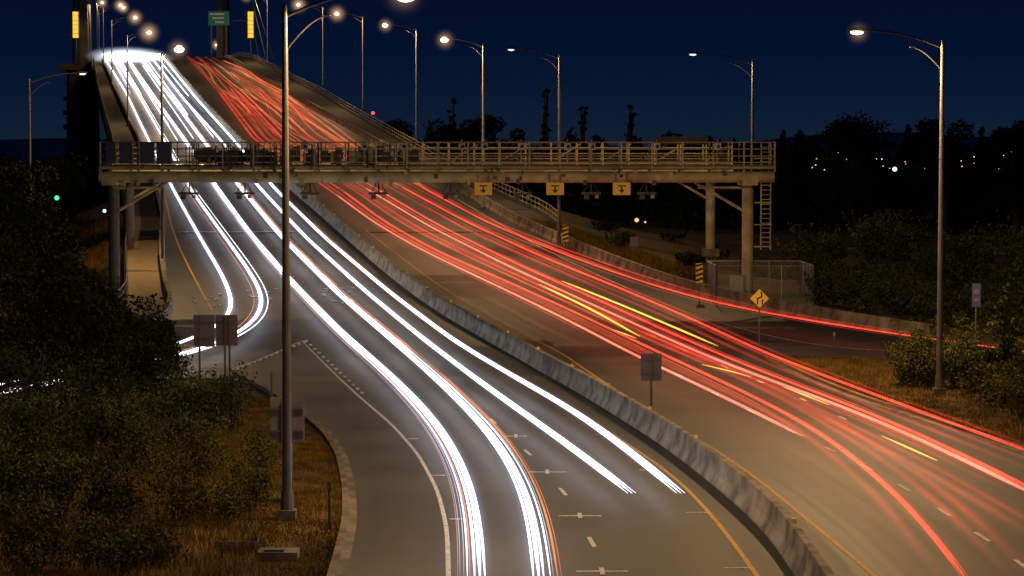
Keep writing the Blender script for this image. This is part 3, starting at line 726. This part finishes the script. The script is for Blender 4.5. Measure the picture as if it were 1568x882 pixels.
def tree(name,x,y,h,w,k,n=9000,size=.11,lumps=14,base=None):
    z=terr(x,y) if base is None else base; V=[];Fc=[];wd=MB()
    wd.tube([(x,y,z-.2),(x+.05*h*.2,y,z+h*.35),(x-.02*h,y,z+h*.75)],[.03*h,.02*h,.006*h],'bark',8)
    for i in range(lumps):
        a=random.uniform(0,6.28); t=random.uniform(.25,.93); R_=w/2*math.sin(math.pi*min(1,(t-.1)/.98))**.6*random.uniform(.3,.95)
        c=(x+math.cos(a)*R_,y+math.sin(a)*R_,z+h*t); r=random.uniform(.12,.25)*w
        leaves(blob(c,(r,r,r*.75),n//lumps),size,None,V,Fc)
        wd.tube([(x,y,z+h*t*.55),((x+c[0])/2,(y+c[1])/2,z+h*t*.85),c],[.012*h,.007*h,.003*h],'bark',5)
    return plantobj(name,V,Fc,k,wd)
for u,v,h,w in((185,640,4.6,4.6),(120,645,5.6,5),(40,640,6.5,6),(-30,650,7,6),(215,610,3.4,3)):
    x,y=atv(u,v); tree('deciduous_tree',x,y,h,w,'leafdark',11000,.085,18)
for u,y,h,w in((20,165,9.5,7),(75,160,6.5,6),(-20,150,9,7)):
    x,_=XZ(u,400,y); tree('deciduous_tree',x,y,h,w,'leafdark',8000,.14,20)
def conifer(name,x,y,h,w,k,n=7000,size=.12,sk=.06):
    z=terr(x,y); V=[];Fc=[];wd=MB(); wd.tube([(x,y,z-.2),(x,y,z+h)],[.02*h,.004*h],'bark',7)
    nb=int(60)
    for i in range(nb):
        t=(i+random.random())/nb; zz=z+h*(sk+(.98-sk)*t); L=w/2*(1-t)**.8*random.uniform(.5,1.25)+.05; a=random.uniform(0,6.28)
        e=np.array([x+math.cos(a)*L,y+math.sin(a)*L,zz-L*.25]); s=np.array([x,y,zz])
        m=max(10,int(n/nb*(1.3-t))); q=rng.uniform(0.05,1,m)[:,None]; C=s*(1-q)+e*q+rng.normal(size=(m,3))*np.array([.12,.12,.06])*w*.35*(.3+L/w)
        leaves(C,size,None,V,Fc); wd.tube([tuple(s),tuple(e)],[.02,.008],'bark',4)
    return plantobj(name,V,Fc,k,wd)
for u,v,h,w in((1545,610,5.2,3.6),(1610,600,6,4)):
    x,y=atv(u,v); conifer('fir_tree',x,y,h,w,'leaf',9000,.09)
L3=[]
for u,v,w,h in((1385,590,1.8,1.9),(1420,592,2,2),(1460,595,2,2.1),(1500,600,2.2,2.0),(1540,620,2.4,1.8),(1400,570,2.2,2.4),(1475,575,2.4,2.6),(1565,640,2,1.6),(1580,600,2.6,2.8)):
    L3.append((*atv(u,v),w,h))
mass('roadside_shrubs',L3,'leafy',2200,.07)
L4=[]
for u,y,w,h in((1245,158,3,4),(1290,165,4,4.6),(1340,160,4,5.2),(1390,155,4,5),(1440,150,4.5,4),(1500,150,5,4.5),(1560,145,5,5),(1310,150,3,2.4),(1360,145,3,2.6),(1260,152,2.5,2),(1600,140,6,6),(1225,170,3,4),(1265,146,3,2),(1310,143,3,2.3),(1360,140,3,2.2),(1410,137,3,2),(1470,135,3,2.4),(1530,133,3.5,2.6)):
    x,_=XZ(u,400,y); L4.append((x,y,w,h))
mass('roadside_thicket',L4,'leaf',800,.12)

# distant tree belt
V=[];Fc=[]
for i in range(120):
    y=random.uniform(330,520); u=random.uniform(1020,1640) if i<80 else random.uniform(600,1060)
    x,_=XZ(u,245,y); top=random.uniform(206,246) if u>1060 else random.uniform(200,248); _,zt=XZ(u,top,y); h=max(5,zt)
    w=random.uniform(4,9)
    for j in range(7):
        t=random.uniform(.35,.92); c=(x+random.uniform(-w,w)*.4*(1.1-t),y+random.uniform(-2,2),h*t); leaves(blob(c,(w*.3*(1.4-t),w*.3,h*.14),210),.4,None,V,Fc)
    leaves(blob((x,y,h*.3),(w*.7,w*.5,h*.35),350),.6,None,V,Fc)
for i in range(26):
    y=random.uniform(250,330); u=random.uniform(-40,95); x,_=XZ(u,245,y); _,zt=XZ(u,random.uniform(228,260),y); h=max(5,zt)
    for j in range(6): leaves(blob((x+random.uniform(-3,3),y,h*random.uniform(.3,.85)),(2.6,2.6,h*.2),230),.4,None,V,Fc)
plantobj('distant_trees',V,Fc,'leafdark',None)
for u,top,y,w in((1303,178,330,14),(1390,188,330,5),(1340,208,330,6),(1448,178,320,10),(1503,193,320,6),(1556,170,300,9),(1240,206,340,6),(1200,198,340,6),(760,170,480,11),(735,180,480,9),(690,180,480,10),(610,182,500,10),(650,192,500,9),(1590,175,300,9),(1420,200,330,7.5)):
    x,_=XZ(u,245,y); _,zt=XZ(u,top,y)
    if w in(5,6): conifer('conifer_tree',x,y,zt,w*1.0,'leafdark',4500,.32)
    else: tree('deciduous_tree',x,y,zt,w*.95,'leafdark',7500,.3,26,0)
for u,top,y in((836,125,420),(893,152,440),(965,145,420),(692,138,480),(1045,190,420)):
    x,_=XZ(u,245,y); _,zt=XZ(u,top,y); tree('poplar_tree',x,y,zt*1.02,random.uniform(1.7,2.4),'leafdark',900,.25,30,0)

def grassfield(name,poly,n,hh,wd=.012):
    pts=[P(u,v) for u,v in poly]
    xs_=[p.x for p in pts]; ys_=[p.y for p in pts]
    def inside(x,y):
        c=False;j=len(pts)-1
        for i in range(len(pts)):
            if (ys_[i]>y)!=(ys_[j]>y) and x<(xs_[j]-xs_[i])*(y-ys_[i])/(ys_[j]-ys_[i])+xs_[i]: c=not c
            j=i
        return c
    vs=[];fs=[];m=0
    while m<n:
        x=random.uniform(min(xs_),max(xs_)); y=random.uniform(min(ys_),max(ys_))
        if not inside(x,y): continue
        m+=1
        if math.sin(x*2.1+y)*math.sin(y*1.3-x*.7)<random.uniform(-1.2,.7)-.5: continue
        z=terr(x,y); h=hh*random.uniform(.4,1.3); a=random.uniform(0,6.28); l=random.uniform(-.6,.6)*h; w=wd
        o=len(vs); vs+=[(x-w*math.cos(a),y-w*math.sin(a),z),(x+w*math.cos(a),y+w*math.sin(a),z),(x+l*math.cos(a+1),y+l*math.sin(a+1),z+h)]; fs.append((o,o+1,o+2))
    me=bpy.data.meshes.new(name); me.from_pydata(vs,[],fs); me.materials.append(M['grass']); o=bpy.data.objects.new(name,me); S.collection.objects.link(o)
grassfield('verge_grass',[(395,900),(400,760),(370,600),(420,610),(460,640),(515,690),(528,750),(528,800),(500,900)],42000,.1)
grassfield('verge_grass',[(1190,545),(1350,548),(1600,580),(1600,700),(1400,632),(1300,600)],42000,.17)
grassfield('verge_grass',[(-50,900),(-50,640),(260,620),(370,600),(400,760),(395,900)],45000,.4)
grassfield('verge_grass',[(800,338),(870,340),(1000,375),(1100,400),(1100,440),(1040,432),(900,380)],15000,.4,.03)
grassfield('verge_grass',[(190,440),(190,330),(120,330),(60,380),(60,440)],14000,.5,.03)

# ------------------------------------------------------------ far: ridge, town lights
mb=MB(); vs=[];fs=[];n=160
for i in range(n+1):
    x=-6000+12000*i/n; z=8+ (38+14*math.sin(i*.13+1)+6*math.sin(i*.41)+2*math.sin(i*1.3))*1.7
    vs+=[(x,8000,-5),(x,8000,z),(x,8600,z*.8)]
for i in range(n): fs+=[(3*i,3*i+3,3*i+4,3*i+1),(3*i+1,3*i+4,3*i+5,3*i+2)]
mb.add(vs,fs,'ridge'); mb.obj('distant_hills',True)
mb=MB()
def dot(u,v,y,r,k): x,z=XZ(u,v,y); mb.ell((x,y,z),(r,r,r),k,8,5)
dot(1370,259,290,.28,'cyan'); dot(87,303,150,.16,'grn'); dot(160,323,140,.1,'cyan'); dot(571,173,700,.5,'redl'); dot(975,337,225,.2,'orl'); dot(988,340,225,.1,'orl')
for i in range(20): dot(random.uniform(1200,1560),random.uniform(232,262),285,random.uniform(.03,.08),random.choice(['cyan','grn','orl','orl']))
dot(1163,443,170,.3,'lampdim')
mb.obj('distant_town_lights')

# ------------------------------------------------------------ sky
w=bpy.data.worlds.new('World'); S.world=w; w.use_nodes=True; nt=w.node_tree; nt.nodes.clear()
o=nd(nt,'ShaderNodeOutputWorld'); bg=nd(nt,'ShaderNodeBackground'); tc=nd(nt,'ShaderNodeTexCoord'); sx=nd(nt,'ShaderNodeSeparateXYZ')
r=nd(nt,'ShaderNodeValToRGB'); e=r.color_ramp.elements
e[0].position=0.0; e[0].color=(.0062,.015,.029,1); e[1].position=.09; e[1].color=(.0007,.0035,.0185,1)
x=r.color_ramp.elements.new(.02); x.color=(.0036,.011,.031,1)
x=r.color_ramp.elements.new(.045); x.color=(.0012,.0058,.0255,1)
x=r.color_ramp.elements.new(.5); x.color=(.0004,.002,.011,1)
nt.links.new(tc.outputs['Generated'],sx.inputs[0]); nt.links.new(sx.outputs['Z'],r.inputs['Fac']); nt.links.new(r.outputs['Color'],bg.inputs[0]); bg.inputs[1].default_value=1
nt.links.new(bg.outputs[0],o.inputs[0])

# ------------------------------------------------------------ camera
cd=bpy.data.cameras.new('camera'); co=bpy.data.objects.new('camera',cd); S.collection.objects.link(co)
co.location=(0,0,HC); co.rotation_euler=(math.pi/2-PITCH,0,0); cd.sensor_width=36; cd.lens=F/1568*36; cd.clip_start=.5; cd.clip_end=30000
S.camera=co
